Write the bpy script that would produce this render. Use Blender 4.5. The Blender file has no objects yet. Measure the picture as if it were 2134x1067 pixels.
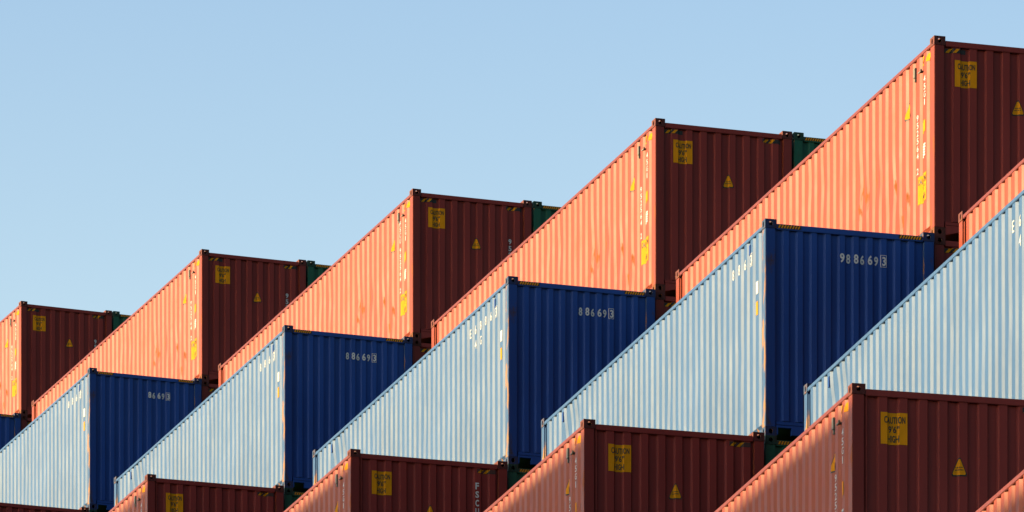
import bpy, bmesh, math, random
from mathutils import Vector, Matrix

# ------------------------------------------------------------------ camera, light, exposure
S = bpy.context.scene
COL = S.collection
PX_W, PX_H = 2134.0, 1067.0
F_PX, CX_PX, HZ_PX = 13005.37, 1185.6, 4264.1       # long lens, level camera with rise (horizon far below the frame)

cam_d = bpy.data.cameras.new('camera')
cam = bpy.data.objects.new('camera', cam_d)
COL.objects.link(cam)
cam_d.sensor_width = 36.0
cam_d.sensor_fit = 'HORIZONTAL'
cam_d.lens = F_PX / PX_W * 36.0
cam_d.shift_x = (PX_W / 2 - CX_PX) / PX_W
cam_d.shift_y = (HZ_PX - PX_H / 2) / PX_W
cam_d.clip_start = 0.5
cam_d.clip_end = 20000
cam.location = (0, 0, 0)
cam.rotation_euler = (math.radians(90), 0, 0)
S.camera = cam

SUN_EL = math.radians(13.0)
SUN_TH = math.radians(14.0)                          # from -X towards -Y
sun_vec = Vector((-math.cos(SUN_TH) * math.cos(SUN_EL), -math.sin(SUN_TH) * math.cos(SUN_EL), math.sin(SUN_EL)))
w = bpy.data.worlds.new('World')
S.world = w
w.use_nodes = True
nt = w.node_tree
bg = nt.nodes['Background']
sky = nt.nodes.new('ShaderNodeTexSky')
sky.sky_type = 'NISHITA'
sky.sun_disc = False
sky.sun_elevation = SUN_EL
sky.sun_rotation = math.atan2(sun_vec.x, sun_vec.y)
sky.altitude = 0
sky.air_density = 1.0
sky.dust_density = 0.5
sky.ozone_density = 2.0
# a clear evening sky: pale and bright over the far horizon, deeper overhead and behind the viewer
tcw = nt.nodes.new('ShaderNodeTexCoord')
sep = nt.nodes.new('ShaderNodeSeparateXYZ')
nt.links.new(tcw.outputs['Generated'], sep.inputs[0])
mr = nt.nodes.new('ShaderNodeMapRange')
mr.interpolation_type = 'SMOOTHSTEP'
mr.inputs[1].default_value, mr.inputs[2].default_value = -0.45, 0.42
dotn = nt.nodes.new('ShaderNodeVectorMath')
dotn.operation = 'DOT_PRODUCT'
dotn.inputs[1].default_value = (-0.90, 0.436, 0.0)     # towards the sunset side of the sky
nt.links.new(tcw.outputs['Generated'], dotn.inputs[0])
nt.links.new(dotn.outputs['Value'], mr.inputs[0])
yr = nt.nodes.new('ShaderNodeValToRGB')
yr.color_ramp.elements[0].color = (0.36, 0.40, 0.43, 1)
yr.color_ramp.elements[1].color = (1, 1, 1, 1)
nt.links.new(mr.outputs[0], yr.inputs[0])
cr = nt.nodes.new('ShaderNodeValToRGB')
for pos, c in ((0.0, (2.3, 1.83, 1.48)), (0.255, (1.94, 1.60, 1.29)), (0.325, (1.60, 1.45, 1.32)), (1.0, (0.9, 0.9, 0.95))):
    if pos in (0.0, 1.0):
        e = [q for q in cr.color_ramp.elements if q.position == pos][0]
    else:
        e = cr.color_ramp.elements.new(pos)
    e.color = (*[x / 2.5 for x in c], 1)
nt.links.new(sep.outputs['Z'], cr.inputs[0])
vm = nt.nodes.new('ShaderNodeVectorMath')
vm.operation = 'MULTIPLY'
nt.links.new(cr.outputs[0], vm.inputs[0])
nt.links.new(yr.outputs[0], vm.inputs[1])
vm2 = nt.nodes.new('ShaderNodeVectorMath')
vm2.operation = 'MULTIPLY'
nt.links.new(vm.outputs[0], vm2.inputs[0])
nt.links.new(sky.outputs[0], vm2.inputs[1])
vm3 = nt.nodes.new('ShaderNodeVectorMath')
vm3.operation = 'SCALE'
vm3.inputs['Scale'].default_value = 2.5
nt.links.new(vm2.outputs[0], vm3.inputs[0])
nt.links.new(vm3.outputs[0], bg.inputs[0])
bg.inputs[1].default_value = 0.15

sun_d = bpy.data.lights.new('sun', 'SUN')
sun_d.energy = 5.0
sun_d.angle = math.radians(0.53)
sun_d.color = (1.0, 0.79, 0.42)
sun = bpy.data.objects.new('sun', sun_d)
COL.objects.link(sun)
sun.rotation_euler = sun_vec.to_track_quat('Z', 'Y').to_euler()
sun.location = (-40, 0, 60)

S.view_settings.view_transform = 'Standard'
S.view_settings.look = 'None'
S.view_settings.gamma = 1.0
S.view_settings.exposure = 0.5
S.cycles.diffuse_bounces = 0
S.cycles.glossy_bounces = 2

# ------------------------------------------------------------------ layout, in metres
L0 = 12.192
ROW = {   # u = across the bay, v = along it, top = height of the row's top below the bay's reference height
    'T': dict(u=0.0, v=0.0, w=2.3251, h=2.7788, top=0.0, lf=1.0305),
    'B': dict(u=-2.5039, v=-0.113, w=2.4634, h=2.9812, top=-2.7788, lf=0.9510),
    'R': dict(u=-5.1424, v=-0.2275, w=2.585, h=2.896, top=-5.76, lf=1.0),
    'D': dict(u=0.0, v=0.0, w=2.3251, h=2.9812, top=-2.7788, lf=1.0305),     # dark red one under T
    'E': dict(u=-2.5039, v=-0.113, w=2.4634, h=2.896, top=-5.76, lf=0.9510),  # green one under B
    'G': dict(u=2.365, v=0.0, w=2.438, h=2.7788, top=0.0, lf=1.0305),         # green one beside T
}
BAY = {-1: (11.1376, 61.3114, 22.5428, 0.2131, 0.9628), 0: (8.2289, 74.036, 25.1026, 0.2463, 0.9426),
       1: (5.0782, 86.7083, 27.9385, 0.2854, 0.9597), 2: (1.3872, 99.9305, 30.8766, 0.3153, 0.9887),
       3: (-2.8853, 115.3238, 34.3293, 0.3389, 1.0233), 4: (-7.7802, 132.2623, 38.0892, 0.3623, 1.0472),
       5: (-13.3699, 152.3014, 42.5949, 0.3873, 1.0356)}
GROUND = -2.0


# ------------------------------------------------------------------ materials
def nodes_of(name):
    m = bpy.data.materials.new(name)
    m.use_nodes = True
    t = m.node_tree
    return m, t, t.nodes['Principled BSDF']


def ramp(t, a, b, ca=(0, 0, 0, 1), cb=(1, 1, 1, 1)):
    r = t.nodes.new('ShaderNodeValToRGB')
    r.color_ramp.elements[0].position = a
    r.color_ramp.elements[1].position = b
    r.color_ramp.elements[0].color = ca
    r.color_ramp.elements[1].color = cb
    return r


def noise(t, src, scale, detail=4.0, rough=0.55, stretch=None, dist=0.0):
    n = t.nodes.new('ShaderNodeTexNoise')
    n.inputs['Scale'].default_value = scale
    n.inputs['Detail'].default_value = detail
    n.inputs['Roughness'].default_value = rough
    n.inputs['Distortion'].default_value = dist
    if stretch:
        mp = t.nodes.new('ShaderNodeMapping')
        mp.inputs['Scale'].default_value = stretch
        t.links.new(src, mp.inputs[0])
        src = mp.outputs[0]
    t.links.new(src, n.inputs['Vector'])
    return n.outputs['Fac']


def mix(t, fac, a, b, mode='MIX'):
    n = t.nodes.new('ShaderNodeMix')
    n.data_type = 'RGBA'
    n.blend_type = mode
    for sock, v in ((n.inputs[0], fac), (n.inputs[6], a), (n.inputs[7], b)):
        if hasattr(v, 'default_value') or hasattr(v, 'is_linked'):
            t.links.new(v, sock)
        elif isinstance(v, (int, float)):
            sock.default_value = v
        else:
            sock.default_value = (*v, 1.0)
    return n.outputs[2]


def paint(name, col, rough=0.50, rust=0.70, rust_col=(0.30, 0.10, 0.03), rust_scale=1.4, dirt=0.25, bump=0.06, spec=0.5,
          rust_stretch=(1, 1, 0.5), rust_soft=0.06):
    """Weathered container paint: uneven fading, vertical dirt streaks, rust blooms."""
    m, t, p = nodes_of(name)
    tc = t.nodes.new('ShaderNodeTexCoord').outputs['Object']
    fade = ramp(t, 0.3, 0.7)
    t.links.new(noise(t, tc, 0.55, 5), fade.inputs[0])
    c = mix(t, fade.outputs[0], [x * 0.86 for x in col], [min(1, x * 1.10 + 0.004) for x in col])
    st = ramp(t, 0.50, 0.78)
    t.links.new(noise(t, tc, 5.0, 6, 0.6, (1.0, 1.0, 0.06)), st.inputs[0])
    k = t.nodes.new('ShaderNodeMath')
    k.operation = 'MULTIPLY'
    k.inputs[1].default_value = dirt
    t.links.new(st.outputs[0], k.inputs[0])
    c = mix(t, k.outputs[0], c, [x * 0.45 + 0.012 for x in col])
    rr = ramp(t, rust, rust + rust_soft)
    t.links.new(noise(t, tc, rust_scale, 9, 0.68, rust_stretch, 0.25), rr.inputs[0])
    at = t.nodes.new('ShaderNodeAttribute')
    at.attribute_name = 'wear'
    wm = t.nodes.new('ShaderNodeMath')
    wm.operation = 'MULTIPLY_ADD'
    wm.inputs[1].default_value = 0.42
    t.links.new(at.outputs['Fac'], wm.inputs[0])
    t.links.new(noise(t, tc, 16.0, 6, 0.7, (1, 1, 0.4)), wm.inputs[2])
    wr = ramp(t, 0.75, 0.87)
    t.links.new(wm.outputs[0], wr.inputs[0])
    c = mix(t, wr.outputs[0], c, rust_col)
    c = mix(t, rr.outputs[0], c, rust_col)
    fine = ramp(t, 0.74, 0.80)
    t.links.new(noise(t, tc, 14.0, 3, 0.6), fine.inputs[0])
    c = mix(t, fine.outputs[0], c, [x * 0.5 + 0.02 for x in col])
    t.links.new(c, p.inputs['Base Color'])
    ro = t.nodes.new('ShaderNodeMapRange')
    ro.inputs[3].default_value = rough - 0.05
    ro.inputs[4].default_value = rough + 0.10
    t.links.new(noise(t, tc, 2.2, 4), ro.inputs[0])
    ra = t.nodes.new('ShaderNodeMath')
    ra.operation = 'MULTIPLY_ADD'
    ra.inputs[1].default_value = 0.35
    mx = t.nodes.new('ShaderNodeMath')
    mx.operation = 'MAXIMUM'
    t.links.new(rr.outputs[0], mx.inputs[0])
    t.links.new(wr.outputs[0], mx.inputs[1])
    t.links.new(mx.outputs[0], ra.inputs[0])
    t.links.new(ro.outputs[0], ra.inputs[2])
    t.links.new(ra.outputs[0], p.inputs['Roughness'])
    p.inputs['Specular IOR Level'].default_value = spec
    b = t.nodes.new('ShaderNodeBump')
    b.inputs['Strength'].default_value = bump
    b.inputs['Distance'].default_value = 0.05
    t.links.new(noise(t, tc, 1.8, 3, 0.5), b.inputs['Height'])
    t.links.new(b.outputs[0], p.inputs['Normal'])
    return m


def plain(name, col, rough=0.5, wear=0.2, spec=0.4):
    m, t, p = nodes_of(name)
    tc = t.nodes.new('ShaderNodeTexCoord').outputs['Object']
    r = ramp(t, 0.35, 0.75)
    t.links.new(noise(t, tc, 6.0, 6, 0.6), r.inputs[0])
    c = mix(t, r.outputs[0], col, [x * (1 - wear) for x in col])
    t.links.new(c, p.inputs['Base Color'])
    p.inputs['Roughness'].default_value = rough
    p.inputs['Specular IOR Level'].default_value = spec
    return m


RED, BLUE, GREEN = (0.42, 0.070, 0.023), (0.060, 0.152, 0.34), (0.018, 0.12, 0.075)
# the ends take a deeper colour than the long sides
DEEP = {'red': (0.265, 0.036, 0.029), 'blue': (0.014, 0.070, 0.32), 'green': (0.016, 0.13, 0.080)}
M = {}
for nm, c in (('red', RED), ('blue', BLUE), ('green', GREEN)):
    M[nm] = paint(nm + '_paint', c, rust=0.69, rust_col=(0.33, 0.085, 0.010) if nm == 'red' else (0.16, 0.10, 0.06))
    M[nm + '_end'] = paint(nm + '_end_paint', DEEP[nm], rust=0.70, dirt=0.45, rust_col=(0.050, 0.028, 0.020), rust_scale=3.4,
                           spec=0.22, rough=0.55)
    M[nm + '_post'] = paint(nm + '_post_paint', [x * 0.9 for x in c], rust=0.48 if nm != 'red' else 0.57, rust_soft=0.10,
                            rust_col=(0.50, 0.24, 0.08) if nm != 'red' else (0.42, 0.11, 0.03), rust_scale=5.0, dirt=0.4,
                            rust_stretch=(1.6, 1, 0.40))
    M[nm + '_post_end'] = paint(nm + '_post_end_paint', [x * 0.85 for x in DEEP[nm]], rust=0.57 if nm == 'blue' else 0.64, rust_soft=0.14,  # end-facing post faces: their shade is put into a darker colour
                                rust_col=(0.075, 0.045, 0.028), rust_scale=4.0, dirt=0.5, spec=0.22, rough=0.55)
    M[nm + '_cast'] = paint(nm + '_casting', [x * 0.45 + 0.02 for x in c], rust=0.48, rust_soft=0.15,
                            rust_col=(0.30, 0.11, 0.03), rust_scale=6, dirt=0.6, rough=0.6)
    M[nm + '_cast_end'] = paint(nm + '_casting_end', [x * 0.35 + 0.012 for x in DEEP[nm]], rust=0.50, rust_soft=0.2,  # end-facing casting faces, shade painted in as a darker tone
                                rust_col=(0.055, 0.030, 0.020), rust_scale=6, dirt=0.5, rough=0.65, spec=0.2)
M['red_rail'] = paint('red_rail_paint', (0.27, 0.050, 0.034), rust=0.68, rust_col=(0.16, 0.05, 0.02), rust_scale=3.0, dirt=0.4)
M['yellow'] = plain('sticker_yellow', (0.95, 0.365, 0.004), 0.65, 0.18, 0.15)
M['black'] = plain('sticker_black', (0.02, 0.02, 0.018), 0.5, 0.2)
M['white'] = plain('marking_white', (0.84, 0.83, 0.80), 0.5, 0.2)
M['grey'] = plain('vent_grey', (0.30, 0.28, 0.22), 0.55, 0.3)
M['ground'] = plain('asphalt_ground', (0.035, 0.036, 0.038), 0.9, 0.3)
M['concrete'] = plain('concrete', (0.25, 0.24, 0.22), 0.9, 0.3)


# ------------------------------------------------------------------ mesh helpers
def link(name, bm, mats, parent=None, kind=None):
    me = bpy.data.meshes.new(name)
    bm.normal_update()
    bm.to_mesh(me)
    bm.free()
    for m in (mats if isinstance(mats, (list, tuple)) else [mats]):
        me.materials.append(m)
    o = bpy.data.objects.new(name, me)
    COL.objects.link(o)
    if parent:
        o.parent = parent
    if kind:
        o['kind'] = kind
    return o


def box(bm, x0, x1, y0, y1, z0, z1, bevel=0.0):
    vs = [bm.verts.new((x, y, z)) for x in (x0, x1) for y in (y0, y1) for z in (z0, z1)]
    fs = []
    for q in ((0, 1, 3, 2), (4, 6, 7, 5), (0, 4, 5, 1), (2, 3, 7, 6), (0, 2, 6, 4), (1, 5, 7, 3)):
        fs.append(bm.faces.new([vs[i] for i in q]))
    if bevel:
        es = list({e for f in fs for e in f.edges})
        bmesh.ops.bevel(bm, geom=es, offset=bevel, segments=2, affect='EDGES')
    return fs


def boxes(*bs, bevel=0.0):
    bm = bmesh.new()
    for b in bs:
        box(bm, *b, bevel=bevel)
    return bm


_glyphs = {}


def text2d(s, wd, ht, bold=0.022):
    """Triangulated lettering scaled into a wd x ht rectangle."""
    if (s, bold) not in _glyphs:
        cu = bpy.data.curves.new('lettering', 'FONT')
        cu.body = s
        cu.resolution_u = 3
        cu.offset = bold
        ob = bpy.data.objects.new('lettering', cu)
        COL.objects.link(ob)
        bpy.context.view_layer.update()
        me = bpy.data.meshes.new_from_object(ob.evaluated_get(bpy.context.evaluated_depsgraph_get()))
        vs = [(v.co.x, v.co.y) for v in me.vertices]
        fs = [tuple(f.vertices) for f in me.polygons]
        bpy.data.objects.remove(ob)
        bpy.data.curves.remove(cu)
        bpy.data.meshes.remove(me)
        _glyphs[(s, bold)] = (vs, fs)
    vs, fs = _glyphs[(s, bold)]
    x0, x1 = min(v[0] for v in vs), max(v[0] for v in vs)
    y0, y1 = min(v[1] for v in vs), max(v[1] for v in vs)
    return [((x - x0) / (x1 - x0) * wd, (y - y0) / (y1 - y0) * ht) for x, y in vs], fs


class Wall:
    """A corrugated wall: s runs along it, d(s) is how far the sheet lies behind its outermost plane."""

    def __init__(self, pts, to3d, wav):
        self.pts, self.to3d, self.wav = pts, to3d, wav

    def d(self, s):
        P = self.pts
        if s <= P[0][0]:
            return P[0][1]
        lo, hi = 0, len(P) - 1
        if s >= P[hi][0]:
            return P[hi][1]
        while hi - lo > 1:
            m = (lo + hi) // 2
            if P[m][0] <= s:
                lo = m
            else:
                hi = m
        a, b = P[lo], P[hi]
        return a[1] + (b[1] - a[1]) * (s - a[0]) / (b[0] - a[0])

    def pos(self, s, z, off=0.0):
        return self.to3d(s, self.d(s) + self.wav(s, z) - off, z)

    def sheet(self, z0, z1, nz, rust=None):
        bm = bmesh.new()
        lay = bm.verts.layers.float.new('wear') if rust else None
        g = [[bm.verts.new(self.pos(s, z0 + (z1 - z0) * j / nz)) for j in range(nz + 1)] for s, _ in self.pts]
        for i in range(len(g) - 1):
            for j in range(nz):
                bm.faces.new((g[i][j], g[i + 1][j], g[i + 1][j + 1], g[i][j + 1]))
        if rust:
            for i in range(len(g)):
                for j in range(nz + 1):
                    g[i][j][lay] = rust(self.pts[i][0], z0 + (z1 - z0) * j / nz)
        return bm

    def decal(self, bm, verts, faces, off, mi=0):
        """Lay flat shapes (s, z) on the sheet so that they follow its folds."""
        t = bmesh.new()
        vs = [t.verts.new((s, 0, z)) for s, z in verts]
        for f in faces:
            try:
                t.faces.new([vs[i] for i in f])
            except ValueError:
                pass
        smin, smax = min(v[0] for v in verts), max(v[0] for v in verts)
        for s, _ in self.pts:
            if smin < s < smax:
                bmesh.ops.bisect_plane(t, geom=t.verts[:] + t.edges[:] + t.faces[:], dist=1e-5, plane_co=(s, 0, 0), plane_no=(1, 0, 0))
        mp = {}
        for v in t.verts:
            mp[v] = bm.verts.new(self.pos(v.co.x, v.co.z, off))
        for f in t.faces:
            nf = bm.faces.new([mp[v] for v in f.verts])
            nf.material_index = mi
        t.free()


def rect(s0, s1, z0, z1):
    return [(s0, z0), (s1, z0), (s1, z1), (s0, z1)], [(0, 1, 2, 3)]


def casting_bm(x0, x1, y0, y1, z0, z1):
    """Hollow corner casting with an oval hole in each of its six faces."""
    bm = bmesh.new()
    C = Vector(((x0 + x1) / 2, (y0 + y1) / 2, (z0 + z1) / 2))
    H = Vector(((x1 - x0) / 2, (y1 - y0) / 2, (z1 - z0) / 2))
    n = 16
    th = 0.024
    for ax in range(3):
        a, b = (ax + 1) % 3, (ax + 2) % 3
        if ax == 0:
            ra, rb = 0.026, 0.040
        elif ax == 1:
            ra, rb = 0.036, 0.030
        else:
            ra, rb = 0.032, 0.06
        ra, rb = min(ra, H[a] * 0.6), min(rb, H[b] * 0.66)
        for sg in (-1, 1):
            outer, hole, inner = [], [], []
            for i in range(n):
                an = 2 * math.pi * (i + 0.5) / n
                ca, sa = math.cos(an), math.sin(an)
                kk = min(H[a] / abs(ca), H[b] / abs(sa))
                # snap to the true corners so that neighbouring faces meet
                pa, pb = ca * kk, sa * kk
                if i in (1, 2, 5, 6, 9, 10, 13, 14) and False:
                    pass
                p = C.copy()
                p[ax] += sg * H[ax]
                p[a] += pa
                p[b] += pb
                q = C.copy()
                q[ax] += sg * H[ax]
                q[a] += ca * ra
                q[b] += sa * rb
                r = q.copy()
                r[ax] -= sg * th
                outer.append(p)
                hole.append(bm.verts.new(q))
                inner.append(bm.verts.new(r))
            corners = []
            for ca, sa in ((1, 1), (-1, 1), (-1, -1), (1, -1)):
                p = C.copy()
                p[ax] += sg * H[ax]
                p[a] += ca * H[a]
                p[b] += sa * H[b]
                corners.append(bm.verts.new(p))
            ov = [bm.verts.new(p) for p in outer]
            quad = [int((2 * math.pi * (i + 0.5) / n) // (math.pi / 2)) for i in range(n)]
            for i in range(n):
                j = (i + 1) % n
                f = [ov[i], ov[j], hole[j], hole[i]]
                # the corner of the rectangle lies between i and j when they sit on different sides
                di, dj = outer[i] - C, outer[j] - C
                on_a_i = abs(abs(di[a]) - H[a]) < 1e-6
                on_a_j = abs(abs(dj[a]) - H[a]) < 1e-6
                if on_a_i != on_a_j:
                    cv = corners[quad[i] if quad[i] == quad[j] else quad[i]]
                    f = [ov[i], cv, ov[j], hole[j], hole[i]]
                bm.faces.new(f)
                bm.faces.new((hole[i], hole[j], inner[j], inner[i]))
    bmesh.ops.remove_doubles(bm, verts=bm.verts[:], dist=1e-5)
    return bm


# ------------------------------------------------------------------ the container
N_COR = 40


def copy_tree(o, parent=None):
    c = o.copy()
    COL.objects.link(c)
    if parent:
        c.parent = parent
    for ch in o.children:
        copy_tree(ch, c)
    return c


WALLS = {}


def make_container(key, name, wd, h, paintname, style, seed):
    """Empty at the base centre, near end at -Y, sunlit side at -X; parts are meshes in the container's own space."""
    rnd = random.Random(seed)
    root = bpy.data.objects.new(name, None)
    root.empty_display_size = 0.5
    COL.objects.link(root)
    X0, X1, Y0, Y1 = -wd / 2, wd / 2, -L0 / 2, L0 / 2
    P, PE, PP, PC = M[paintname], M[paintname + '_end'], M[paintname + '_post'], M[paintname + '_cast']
    pw, pl = 0.150, 0.175                       # corner post: across, along
    ch = 0.122                                  # casting height
    top = h - 0.058                             # top of rails and roof, just under the casting tops
    hdr = 0.078
    # --- long corrugated sides
    first = 0.30
    pitch = (L0 - 0.21 - first) / N_COR
    k_out, k_far, k_in = 0.122, 0.050, 0.072
    dep = 0.029
    pts = []
    jit = [rnd.uniform(-1, 1) for _ in range(N_COR + 1)]
    for i in range(N_COR):
        s = first + i * pitch
        web = pitch - k_out - k_far - k_in
        jd = 0.0018 * jit[i]
        # from the near end: facing web, outer flat, far web, inner flat
        if i == 0:
            pts += [(0.19, dep), (s, dep)]
        pts += [(s + web, 0.0 + jd), (s + web + k_out, 0.0 + jd + 0.0008 * jit[i + 1]),
                (s + web + k_out + k_far, dep + 0.002 * jit[i + 1]), (s + pitch, dep + 0.002 * jit[i])]
    dents = []
    for _ in range(16):
        dents.append((rnd.uniform(0.5, 11.5), rnd.uniform(0.3, h - 0.4), rnd.uniform(0.10, 0.26), rnd.uniform(0.004, 0.016)))
    if style == 'blue':
        dents += [(10.55, h - 0.50, 0.20, 0.050), (10.15, h - 0.48, 0.16, 0.042), (10.85, h - 0.60, 0.14, 0.036)]
    if style in ('red', 'plainred'):
        dents += [(1.75, 1.15, 0.17, 0.022), (2.45, 1.45, 0.14, 0.018), (1.2, 0.70, 0.15, 0.016), (1.45, 0.45, 0.14, 0.016), (3.2, 1.65, 0.22, 0.020), (3.0, 1.40, 0.12, 0.016), (2.0, 0.8, 0.16, 0.014), (9.6, 1.7, 0.2, 0.016)]
    scuffs = [(1.75, 1.20, 0.06), (2.55, 1.50, 0.05), (2.25, 1.42, 0.04), (1.20, 0.86, 0.05), (1.42, 0.62, 0.07), (3.15, 1.62, 0.09), (2.95, 1.38, 0.05),
              (3.3, 1.25, 0.05), (9.6, 1.75, 0.07), (5.4, 1.0, 0.05)] if style in ('red', 'plainred') else [(10.5, h - 0.58, 0.05), (10.15, h - 0.55, 0.035), (4.3, 1.3, 0.03), (7.7, 2.0, 0.03)]
    ph = [rnd.uniform(0, 6.28) for _ in range(6)]

    def wav(s, z):
        d = 0.0010 * math.sin(s * 2.1 + ph[0] + z * 0.9) + 0.0008 * math.sin(z * 2.7 + ph[1] + s * 5.3) + 0.0005 * math.sin(s * 9.7 + z * 4.1 + ph[2])
        for ds, dz, r, a in dents:
            q = ((s - ds) ** 2 + ((z - dz) * 0.6) ** 2) / (r * r)
            if q < 6:
                d += a * math.exp(-q)
        return d

    def wear(s, z):
        t = 0.0
        for ds, dz, r in scuffs:
            dzz = (z - dz) * (0.8 if z > dz else 0.35)      # runs a little way down from each scuff
            t += math.exp(-((s - ds) ** 2 + dzz * dzz) / (r * r * 1.9))
        return min(1.0, t)

    side = Wall(pts, lambda s, d, z: (X0 + 0.008 + d, Y0 + s, z), wav)
    sz0, sz1 = 0.190, top - 0.050
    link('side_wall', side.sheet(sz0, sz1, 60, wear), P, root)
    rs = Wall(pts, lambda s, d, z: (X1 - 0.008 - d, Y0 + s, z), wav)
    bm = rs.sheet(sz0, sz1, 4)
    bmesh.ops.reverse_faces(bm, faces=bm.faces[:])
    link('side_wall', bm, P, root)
    # --- corrugated ends
    ep = []
    if style in ('red', 'plainred'):
        o0, per, ko, kf, ki, ed = (0.330 if wd > 2.5 else 0.285), 0.245, 0.100, 0.022, 0.098, 0.035
    else:
        o0, per, ko, kf, ki, ed = 0.268, 0.2035, 0.078, 0.016, 0.080, 0.034
    ep.append((pw, ed))
    s = o0 - per * math.ceil((o0 - pw) / per)
    while s < wd - pw:
        for a, d in ((s - (per - ko - kf - ki), ed), (s, 0.0), (s + ko, 0.0), (s + ko + kf, ed)):
            if pw + 0.012 < a < wd - pw - 0.012:
                ep.append((a, d))
        s += per
    ep.append((wd - pw, ep[-1][1]))
    ew = lambda s, z: 0.0010 * math.sin(s * 3.0 + z * 1.7 + ph[3]) + 0.0008 * math.sin(z * 3.1 + ph[4])
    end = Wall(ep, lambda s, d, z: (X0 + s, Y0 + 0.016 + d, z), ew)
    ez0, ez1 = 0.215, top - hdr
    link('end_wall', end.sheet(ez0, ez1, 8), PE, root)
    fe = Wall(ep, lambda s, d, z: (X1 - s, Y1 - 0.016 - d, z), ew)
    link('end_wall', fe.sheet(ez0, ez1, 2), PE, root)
    # --- frame
    for sx in (0, 1):
        for sy in (0, 1):
            xa, xb = (X0, X0 + pw) if sx == 0 else (X1 - pw, X1)
            ya, yb = (Y0, Y0 + pl) if sy == 0 else (Y1 - pl, Y1)
            bm = bmesh.new()
            box(bm, xa + 0.002, xb - 0.002, ya + 0.002, yb - 0.002, ch, h - ch, 0.006)
            # stepped flange towards the side sheet
            fx = (xa + 0.020, xa + 0.060) if sx == 0 else (xb - 0.060, xb - 0.020)
            fy = (yb - 0.004, yb + 0.040) if sy == 0 else (ya - 0.040, ya + 0.004)
            box(bm, fx[0], fx[1], fy[0], fy[1], ch + 0.03, h - ch - 0.03)
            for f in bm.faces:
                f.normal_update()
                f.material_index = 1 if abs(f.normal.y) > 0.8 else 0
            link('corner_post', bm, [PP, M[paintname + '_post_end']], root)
            for zz in ((0.0, ch), (h - ch, h)):
                y_in = (Y0 - 0.003, Y0 + 0.178) if sy == 0 else (Y1 - 0.178, Y1 + 0.003)
                x_in = (X0 - 0.003, X0 + 0.162) if sx == 0 else (X1 - 0.162, X1 + 0.003)
                bm = casting_bm(*x_in, *y_in, *zz)
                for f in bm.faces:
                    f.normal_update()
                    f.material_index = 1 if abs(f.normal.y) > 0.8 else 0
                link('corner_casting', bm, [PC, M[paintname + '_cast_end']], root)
    for sx in (0, 1):
        xa, xb = (X0 + 0.001, X0 + 0.062) if sx == 0 else (X1 - 0.062, X1 - 0.001)
        link('top_rail', boxes((xa, xb, Y0 + 0.179, Y1 - 0.179, top - 0.056, top), bevel=0.006), M['red_rail'] if paintname == 'red' else P, root)
        bm = bmesh.new()
        box(bm, (X0 + 0.036) if sx == 0 else X1 - 0.11, (X0 + 0.11) if sx == 0 else X1 - 0.036, Y0 + 0.179, Y1 - 0.179, 0.026, 0.150, 0.005)
        sgn = 1 if sx == 0 else -1
        xo = X0 if sx == 0 else X1
        q = [(xo + sgn * 0.010, sz0 + 0.001), (xo + sgn * 0.060, sz0 + 0.001), (xo + sgn * 0.060, 0.1505), (xo + sgn * 0.042, 0.1505)]
        a = [bm.verts.new((x, Y0 + 0.181, z)) for x, z in q]
        b = [bm.verts.new((x, Y1 - 0.181, z)) for x, z in q]
        for i in range(4):
            j = (i + 1) % 4
            bm.faces.new((a[i], a[j], b[j], b[i]))
        bm.faces.new(a)
        bm.faces.new(b[::-1])
        link('bottom_rail', bm, PP, root)
    for sy in (0, 1):
        ya, yb = (Y0 + 0.001, Y0 + 0.070) if sy == 0 else (Y1 - 0.070, Y1 - 0.001)
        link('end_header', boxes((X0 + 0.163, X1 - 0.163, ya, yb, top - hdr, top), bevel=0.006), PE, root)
        bm = bmesh.new()
        xa, xb = X0 + 0.163, X1 - 0.163
        box(bm, xa, xb, ya + 0.010, yb, 0.158, 0.205, 0.004)
        if style in ('red', 'plainred'):       # sill that rises towards a tunnel recess in the middle
            prof = [(xa, 0.020), (xa + 0.42, 0.118), (xb - 0.42, 0.118), (xb, 0.020), (xb, 0.150), (xa, 0.150)]
            f = [bm.verts.new((x, ya, z)) for x, z in prof]
            g = [bm.verts.new((x, yb, z)) for x, z in prof]
            bm.faces.new(f)
            bm.faces.new(g[::-1])
            for i in range(6):
                j = (i + 1) % 6
                bm.faces.new((f[j], f[i], g[i], g[j]))
        else:                                  # sill with two rectangular pockets
            for a, b in ((xa, xa + 0.02), (xa + 0.22, xb - 0.22), (xb - 0.02, xb)):
                box(bm, a, b, ya, yb, 0.022, 0.150)
            for a, b in ((xa + 0.02, xa + 0.22), (xb - 0.22, xb - 0.02)):
                box(bm, a, b, ya + 0.001, yb - 0.001, 0.118, 0.149)
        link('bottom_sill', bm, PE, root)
    # roof and floor
    bm = bmesh.new()
    nr = 44
    for i in range(nr):
        a = Y0 + 0.075 + (L0 - 0.15) * i / nr
        b = Y0 + 0.075 + (L0 - 0.15) * (i + 0.55) / nr
        box(bm, X0 + 0.063, X1 - 0.063, a, b, top - 0.020, top - 0.004)
    box(bm, X0 + 0.063, X1 - 0.063, Y0 + 0.071, Y1 - 0.071, top - 0.040, top - 0.0195)
    link('roof', bm, P, root)
    link('floor', boxes((X0 + 0.111, X1 - 0.111, Y0 + 0.075, Y1 - 0.075, 0.128, 0.160)), M['black'], root)
    WALLS[key] = dict(side=side, end=end, h=h, w=wd, Y0=Y0, X0=X0, pitch=pitch, top=top, hdr=hdr,
                      outer=lambda i: first + (i + 1) * pitch - k_in - k_far - k_out * 0.5)
    return root


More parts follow.
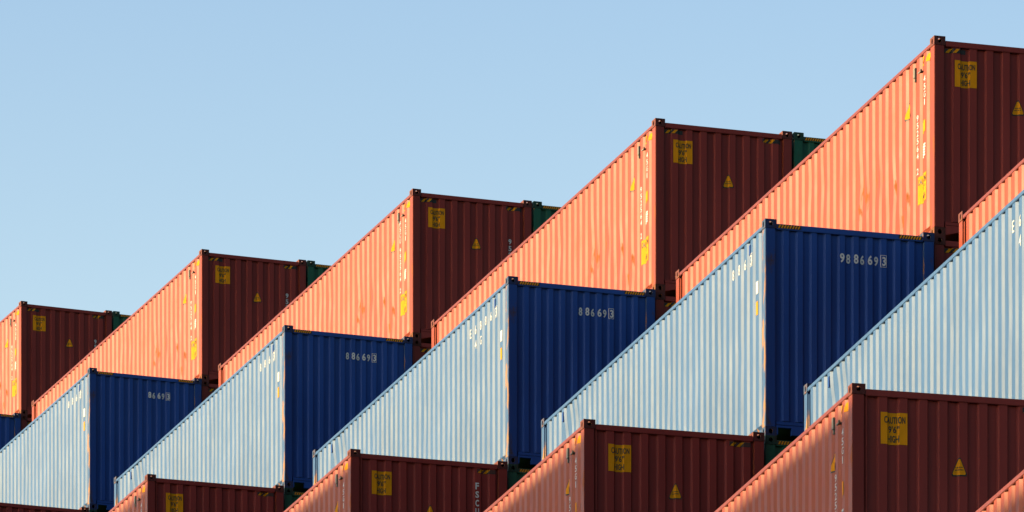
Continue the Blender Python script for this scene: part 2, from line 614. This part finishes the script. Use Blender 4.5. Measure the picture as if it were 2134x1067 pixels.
def add_sticker(root, W, wall, s0, s1, z0, z1, rows, mirrored, name='caution_sticker'):
    """Yellow caution plate with black lettering; its right-hand edge is at s1 (at s0 when mirrored)."""
    bm = bmesh.new()
    W[wall].decal(bm, *rect(s0, s1, z0, z1), 0.004)
    o = link(name, bm, M['yellow'], root)
    bm = bmesh.new()
    for txt, xa, xb, za, zb in rows:
        v, f = text2d(txt, (xb - xa) * (s1 - s0), (zb - za) * (z1 - z0))
        if mirrored:
            v = [(s1 - xa * (s1 - s0) - x, z0 + za * (z1 - z0) + y) for x, y in v]
        else:
            v = [(s0 + xa * (s1 - s0) + x, z0 + za * (z1 - z0) + y) for x, y in v]
        W[wall].decal(bm, v, f, 0.0065)
    link('lettering', bm, M['black'], o)


def add_triangle(root, W, wall, sc, zc, ww, hh):
    def tri(k):
        pts = []
        base = [(-0.5, -0.42), (0.5, -0.42), (0.0, 0.58)]
        for i, (x, y) in enumerate(base):      # rounded corners
            for j in (base[i - 1], base[(i + 1) % 3]):
                pts.append((sc + ww * k * (x + (j[0] - x) * 0.10), zc + hh * k * (y + (j[1] - y) * 0.10)))
        return pts, [tuple(range(6))]
    bm = bmesh.new()
    W[wall].decal(bm, *tri(1.0), 0.0035, 1)
    W[wall].decal(bm, *tri(0.84), 0.0055, 0)
    o = link('warning_sticker', bm, [M['yellow'], M['black']], root)
    if wall == 'side':
        return
    bm = bmesh.new()
    for i, (a, b) in enumerate(((-0.20, 0.18), (-0.24, 0.22))):
        z = zc - hh * (0.02 + 0.12 * i)
        x = a
        k = 0
        while x < b:
            W[wall].decal(bm, *rect(sc + ww * x, sc + ww * min(b, x + 0.06), z, z + hh * 0.05), 0.0072)
            x += 0.085
            k += 1
    link('warning_print', bm, M['black'], o)


def add_hazard(root, W, wall, s0, s1, z0, z1, per, lean, flat_y=None, base=True, bars=None):
    """Slanted yellow bars on a black strip."""
    bm = bmesh.new()

    def lay(v, f, off, mi):
        if flat_y is None:
            W[wall].decal(bm, v, f, off, mi)
        else:
            vs = [bm.verts.new((W['X0'] + s, flat_y - off, z)) for s, z in v]
            for q in f:
                bm.faces.new([vs[i] for i in q]).material_index = mi
    if base:
        lay(*rect(s0, s1, z0, z1), 0.003, 0)
    s = s0 + 0.01
    while s + per * 0.5 + lean < s1:
        lay([(s, z0 + 0.004), (s + per * 0.5, z0 + 0.004), (s + per * 0.5 + lean, z1 - 0.004), (s + lean, z1 - 0.004)], [(0, 1, 2, 3)], 0.0055, 1)
        s += per
    return link('hazard_stripes', bm, [M['black'], M['yellow']], root)


def letters(root, W, wall, items, name='container_number', boxed=None, mat='white'):
    """items: (glyph, s_left, z_bottom, width, height); on the side wall glyphs run towards the near end."""
    bm = bmesh.new()
    for g, s, z, wd, ht in items:
        v, f = text2d(g, wd, ht, 0.008 if wall == 'side' else 0.030)
        if wall == 'side':
            v = [(s - x, z + y) for x, y in v]
        else:
            v = [(s + x, z + y) for x, y in v]
        W[wall].decal(bm, v, f, 0.005)
    if boxed:
        s0, s1, z0, z1, t = boxed
        for r in (rect(s0, s1, z0, z0 + t), rect(s0, s1, z1 - t, z1), rect(s0, s0 + t, z0, z1), rect(s1 - t, s1, z0, z1)):
            W[wall].decal(bm, *r, 0.005)
    return link(name, bm, M[mat], root)


CAUTION = (("CAUTION", 0.13, 0.92, 0.66, 0.88), ("9'6\"", 0.31, 0.70, 0.37, 0.59), ("HIGH", 0.29, 0.69, 0.07, 0.29))


def dress_red(root, W, traces=False):
    h, wd, out, pitch = W['h'], W['w'], W['outer'], W['pitch']
    k = 0.045 if wd > 2.5 else 0.0
    add_sticker(root, W, 'end', 0.305 + k, 0.63 + k, h - 0.68, h - 0.31, CAUTION, False)
    add_triangle(root, W, 'end', 1.245 + k * 1.5, h - 0.90, 0.20, 0.24)
    if not traces:
        add_hazard(root, W, 'end', 0.165, 0.475, h - 0.215, h - 0.150, 0.10, 0.055)
    add_hazard(root, W, 'end', wd - 0.50, wd - 0.185, h - 0.215, h - 0.150, 0.10, 0.055)
    # side
    add_triangle(root, W, 'side', out(2 if wd < 2.5 else 1) + 0.155, h - 0.725, 0.27, 0.26)
    add_hazard(root, W, 'side', out(0) - 0.14, out(0) + 0.18, h - 0.26, h - 0.150, 0.20, -0.06, base=False)
    bm = bmesh.new()
    W['side'].decal(bm, *rect(out(0) - 0.010, out(0) + 0.165, h - 1.205, h - 1.045), 0.005)
    link('yellow_placard', bm, M['yellow'], root)
    bm = bmesh.new()
    for i in range(5):
        W['side'].decal(bm, *rect(out(0) - 0.02 + 0.012 * (i < 3), out(0) + 0.160, h - 1.545 + 0.037 * i, h - 1.518 + 0.037 * i), 0.005)
    link('white_placard', bm, M['white'], root)
    add_sticker(root, W, 'side', out(0) - 0.05, out(0) + 0.30, h - 2.17, h - 1.78,
                (("CAUTION", 0.06, 0.96, 0.68, 0.90), ("9'6\"", 0.42, 0.80, 0.38, 0.60), ("HIGH", 0.40, 0.86, 0.08, 0.30)), True, 'caution_sticker')
    # ventilator and lashing hook
    c = out(1) + 0.165
    x = W['X0']
    link('vent', boxes((x + 0.002, x + 0.046, W['Y0'] + c - 0.035, W['Y0'] + c + 0.035, h - 0.34, h - 0.20),
                       (x + 0.010, x + 0.046, W['Y0'] + c - 0.020, W['Y0'] + c + 0.010, h - 0.395, h - 0.3405), bevel=0.004), M['grey'], root)
    c = out(0) + 0.23
    link('lashing_hook', boxes((x - 0.004, x + 0.04, W['Y0'] + c - 0.07, W['Y0'] + c + 0.05, h - 0.335, h - 0.315),
                               (x - 0.012, x + 0.012, W['Y0'] + c - 0.085, W['Y0'] + c - 0.0705, h - 0.335, h - 0.30), bevel=0.003), M['grey'], root)


def red_side_number(root, W, owner):
    h, out = W['h'], W['outer']
    it = []
    s = out(0) + 0.052
    for i, g in enumerate('45G1'):
        it.append((g, s - (0.018 if g == '1' else 0), h - 0.515 - 0.108 * i, 0.03 if g == '1' else 0.075, 0.085))
    letters(root, W, 'side', it, 'size_code')
    it = []
    s = out(1) + 0.055
    for i, g in enumerate('952564'):
        it.append((g, s, h - 0.985 - 0.107 * i, 0.075, 0.085))
    it.append(('2', s, h - 1.735, 0.075, 0.09))
    if owner:
        for i, g in enumerate('FSCU'):
            it.append((g, s, h - 0.49 - 0.107 * i, 0.075, 0.085))
    letters(root, W, 'side', it)


def red_end_number(root, W, what):
    h = W['h']
    it = []
    s = 1.885 if W['w'] < 2.4 else 2.057
    if 'F' in what:
        for i, g in enumerate('FSCU'):
            it.append((g, s, h - 0.475 - 0.135 * i, 0.06, 0.105))
    if '9' in what:
        for i, g in enumerate('952564'):
            it.append((g, s, h - (0.84 if W['w'] < 2.4 else 1.06) - 0.125 * i, 0.06, 0.100))
        it.append(('2', s, h - (1.66 if W['w'] < 2.4 else 1.88), 0.06, 0.105))
    letters(root, W, 'end', it)


def dress_blue(root, W):
    h, wd, out = W['h'], W['w'], W['outer']
    fy = W['Y0'] + 0.001
    z1 = W['top'] - 0.008
    add_hazard(root, W, 'end', 0.175, 0.52, z1 - 0.052, z1, 0.040, 0.022, flat_y=fy)
    add_hazard(root, W, 'end', wd - 0.52, wd - 0.175, z1 - 0.052, z1, 0.040, 0.022, flat_y=fy)
    if W['side'] and wd < 2.47 and h > 2.95:
        bm = bmesh.new()
        W['side'].decal(bm, *rect(out(0) - 0.045, out(0) + 0.075, h - 0.935, h - 0.765), 0.005)
        link('white_placard', bm, M['white'], root)
        bm = bmesh.new()
        W['side'].decal(bm, *rect(out(0) - 0.025, out(0) + 0.075, h - 1.225, h - 1.04), 0.005)
        link('yellow_placard', bm, M['yellow'], root)
        c = out(1) + 0.075
        x = W['X0']
        link('vent', boxes((x + 0.001, x + 0.046, W['Y0'] + c - 0.03, W['Y0'] + c + 0.03, h - 0.315, h - 0.17), bevel=0.004), M['blue_end'], root)
        c = 10.9
        link('vent', boxes((x + 0.001, x + 0.046, W['Y0'] + c - 0.03, W['Y0'] + c + 0.03, h - 0.315, h - 0.17), bevel=0.004), M['blue_end'], root)


def blue_numbers(root, W, digits, owner):
    h, out = W['h'], W['outer']
    per = 0.2035
    z = h - 0.515
    it = []
    full = '988669'
    for i, g in enumerate(full):
        if len(full) - i > len(digits):
            continue
        k = i // 2
        s = 0.268 + per * (4 + k) + (0.004 if i % 2 == 0 else 0.106)
        it.append((g, s, z, 0.068 if i % 2 == 0 else 0.060, 0.130))
    s = 0.268 + per * 7 + 0.012
    it.append(('3', s, z, 0.056, 0.128))
    letters(root, W, 'end', it, boxed=(s - 0.022, s + 0.064, z - 0.018, z + 0.150, 0.006))
    it = []
    zz = h - 0.465
    row = '36886E' if owner else '3688'
    for i, g in enumerate(row):
        it.append((g, out(1 + i) + 0.050, zz, 0.082, 0.145))
    if owner:
        letters(root, W, 'side', [('G', out(4) + 0.05, zz - 0.24, 0.09, 0.14), ('4', out(5) + 0.05, zz - 0.24, 0.09, 0.14)], 'size_code')
    s = out(1)
    letters(root, W, 'side', it, boxed=(s - 0.045, s + 0.062, zz - 0.018, zz + 0.163, 0.007))


# ------------------------------------------------------------------ placing
def place(root, row, b, key):
    r = ROW[row]
    X, Y, Z, a, l = BAY[b]
    ln = L0 * l * r['lf']
    U = r['u'] + r['w'] / 2
    V = r['v'] * (l * r['lf']) + ln / 2
    s, c = math.sin(a), math.cos(a)
    root.location = (X + U * c - V * s, Y + U * s + V * c, Z + r['top'] - r['h'])
    root.rotation_euler = (0, 0, a)
    root.scale = (1, ln / L0, 1)


SPEC = {'T': ('red', 'red', 11), 'B': ('blue', 'blue', 23), 'R': ('red', 'red', 37),
        'D': ('red', 'plainred', 41), 'E': ('green', 'green', 53), 'G': ('green', 'green', 59)}
BAYS = {'T': [0, 1, 2, 3, 4, 5], 'B': [0, 1, 2, 3, 4, 5], 'R': [-1, 0, 1, 2, 3, 4],
        'D': [1, 2, 3, 4, 5], 'E': [1, 2, 3, 4], 'G': [2, 3, 4, 5]}
GROUPS = {'T': 'red containers on top of the rising stacks', 'B': 'blue containers in the middle of the rising stacks',
          'R': 'red containers in the lowest row of the stacks', 'D': 'dark red containers underneath the top row',
          'E': 'green containers underneath the blue row', 'G': 'green containers beside the top row'}
LABEL = {
    ('T', 0): 'red container showing only the sunlit far end of its side at the right edge',
    ('T', 1): 'highest of all the red containers, its shaded end cut off by the right edge',
    ('T', 2): 'second highest red container, its caution sticker standing above the blue number 988669',
    ('T', 3): 'top red container whose sunlit side reads FSCU, green container at its right',
    ('T', 4): 'second smallest top red container, shaded 95 end over the blue 86693 container',
    ('T', 5): 'smallest and lowest top red container at the left edge against the sky',
    ('B', 0): 'pale blue container at the right edge showing only its long sunlit side',
    ('B', 1): 'largest blue container with the full number 988669 3 on its end',
    ('B', 2): 'blue container with a letter E on its sunlit side and 88669 3 on its end',
    ('B', 3): 'blue container with four side digits, numbered 88669 3, left of the E marked one',
    ('B', 4): 'smallest whole blue container, numbered 8669 3 on its shaded end',
    ('B', 5): 'blue container at the left edge showing only a strip of its shaded end',
    ('R', -1): 'red container in the bottom right corner showing only a triangle of sunlit side',
    ('R', 0): 'largest red container of the bottom row with a half shaded long side',
    ('R', 1): 'bottom row red container beneath the largest blue container, caution sticker and triangle on its end',
    ('R', 2): 'bottom row red container lettered FSCU down its shaded end',
    ('R', 3): 'bottom row red container cut off just below its caution sticker',
    ('R', 4): 'dark red container end showing only its top strip at the bottom left',
    ('D', 1): 'dark red container end under the highest red container, squeezed beside the 988669 end',
    ('D', 2): 'dark red container corner beneath the second highest red container',
    ('D', 3): 'dark red container corner beneath the top container lettered FSCU',
    ('D', 4): 'dark red container corner right of the smallest whole blue container',
    ('D', 5): 'dark red container corner beneath the smallest top container at the left edge',
    ('E', 1): 'green container corner beneath the largest blue container, yellow striped header',
    ('E', 2): 'green container corner beneath the E marked blue container',
    ('E', 3): 'green container corner at the bottom edge, left of the FSCU end',
    ('E', 4): 'green container corner beneath the smallest whole blue container',
    ('G', 2): 'largest green container sliver against the sky, beside the second highest red container',
    ('G', 3): 'green container sliver beside the top container lettered FSCU',
    ('G', 4): 'green container sliver beside the second smallest top red container',
    ('G', 5): 'smallest green container sliver beside the leftmost top red container',
}
COLOR_NAME = {'red': 'red_container', 'blue': 'blue_container', 'green': 'green_container'}
for row in 'TBRDEG':
    r = ROW[row]
    pn, st, seed = SPEC[row]
    proto = make_container(row, COLOR_NAME[pn], r['w'], r['h'], pn, st, seed)
    W = WALLS[row]
    if row in 'TR':
        dress_red(proto, W, traces=(row == 'R'))
    elif row == 'D':
        add_hazard(proto, W, 'end', 0.165, 0.475, r['h'] - 0.215, r['h'] - 0.150, 0.10, 0.055)
    else:
        dress_blue(proto, W)
    roots = {}
    for i, b in enumerate(BAYS[row]):
        o = proto if i == 0 else copy_tree(proto)
        roots[b] = o
        place(o, row, b, row)
        o['label'] = LABEL[(row, b)]
        o['category'] = 'container'
        o['group'] = GROUPS[row]
    for b, o in roots.items():       # what is written differs from copy to copy
        if row == 'T':
            red_side_number(o, W, b == 3)
            if b >= 3:
                red_end_number(o, W, '9')
        elif row == 'R':
            red_side_number(o, W, False)
            if b == 2:
                red_end_number(o, W, 'F9')
        elif row == 'B':
            blue_numbers(o, W, {0: '988669', 1: '988669', 2: '88669', 3: '88669', 4: '8669', 5: '669'}[b], b in (0, 2))

# unseen containers added out at the left to cast shade on the lowest row
occ_tops = []
DOCC = 30.0
src = [o for o in COL.objects if o.get('group') == GROUPS['D']][0]
for b in (-1, 0, 1, 2, 3, 4):
    X, Y, Z, a, l = BAY[b]
    r = ROW['R']
    ln = L0 * l
    s, c = math.sin(a), math.cos(a)
    v0, v1 = -0.9, 0.655 * ln
    U, V = r['u'], (v0 + v1) / 2
    px, py, pz = X + U * c - V * s, Y + U * s + V * c, Z + r['top'] - 0.15
    px += -math.cos(SUN_TH) * DOCC
    py += -math.sin(SUN_TH) * DOCC
    pz += DOCC * math.tan(SUN_EL)
    o = copy_tree(src)
    wd, h = ROW['D']['w'], ROW['D']['h']
    o.location = (px - wd / 2 * c, py - wd / 2 * s, pz - h)
    o.rotation_euler = (0, 0, a)
    o.scale = (1, (v1 - v0) / L0, 1)
    o['label'] = 'unseen red container added at the left to cast shade on the bottom row'
    o['group'] = 'unseen containers added out of the picture to cast shade'
    occ_tops.append((o, (v1 - v0) / 2))

# ------------------------------------------------------------------ ground and the stepped quay the stacks stand on
bm = bmesh.new()
vs = [bm.verts.new((x, y, GROUND)) for x, y in ((-6000, -6000), (6000, -6000), (6000, 9000), (-6000, 9000))]
bm.faces.new(vs)
link('ground', bm, M['ground'], None, 'structure')

bm = bmesh.new()


def pillar(o, wd, ln):
    m = Matrix.Translation((o.location.x, o.location.y, 0)) @ Matrix.Rotation(o.rotation_euler.z, 4, 'Z')
    n0 = len(bm.verts)
    box(bm, -wd / 2 + 0.02, wd / 2 - 0.02, -ln / 2 + 0.3, ln / 2 - 0.3, GROUND + 0.004, o.location.z - 0.004)
    bm.verts.ensure_lookup_table()
    for v in bm.verts[n0:]:
        v.co = m @ v.co


for o in [o for o in COL.objects if o.get('category') == 'container']:
    if o['group'] in (GROUPS['R'], GROUPS['E'], GROUPS['D'], GROUPS['G']):
        rr = [ROW[k] for k in 'REDG' if GROUPS[k] == o['group']][0]
        pillar(o, rr['w'], L0 * o.scale.y)
for row in 'TB':                       # bays whose lower containers are wholly out of the picture
    for o in [o for o in COL.objects if o.get('group') == GROUPS[row]]:
        below = [q for q in COL.objects if q.get('category') == 'container' and q is not o
                 and (q.location.xy - o.location.xy).length < 1.0 and q.location.z < o.location.z]
        if not below:
            pillar(o, ROW[row]['w'], L0 * o.scale.y)
for o, hl in occ_tops:
    pillar(o, ROW['D']['w'], hl * 2)
link('terrain', bm, M['concrete'], None, 'structure')
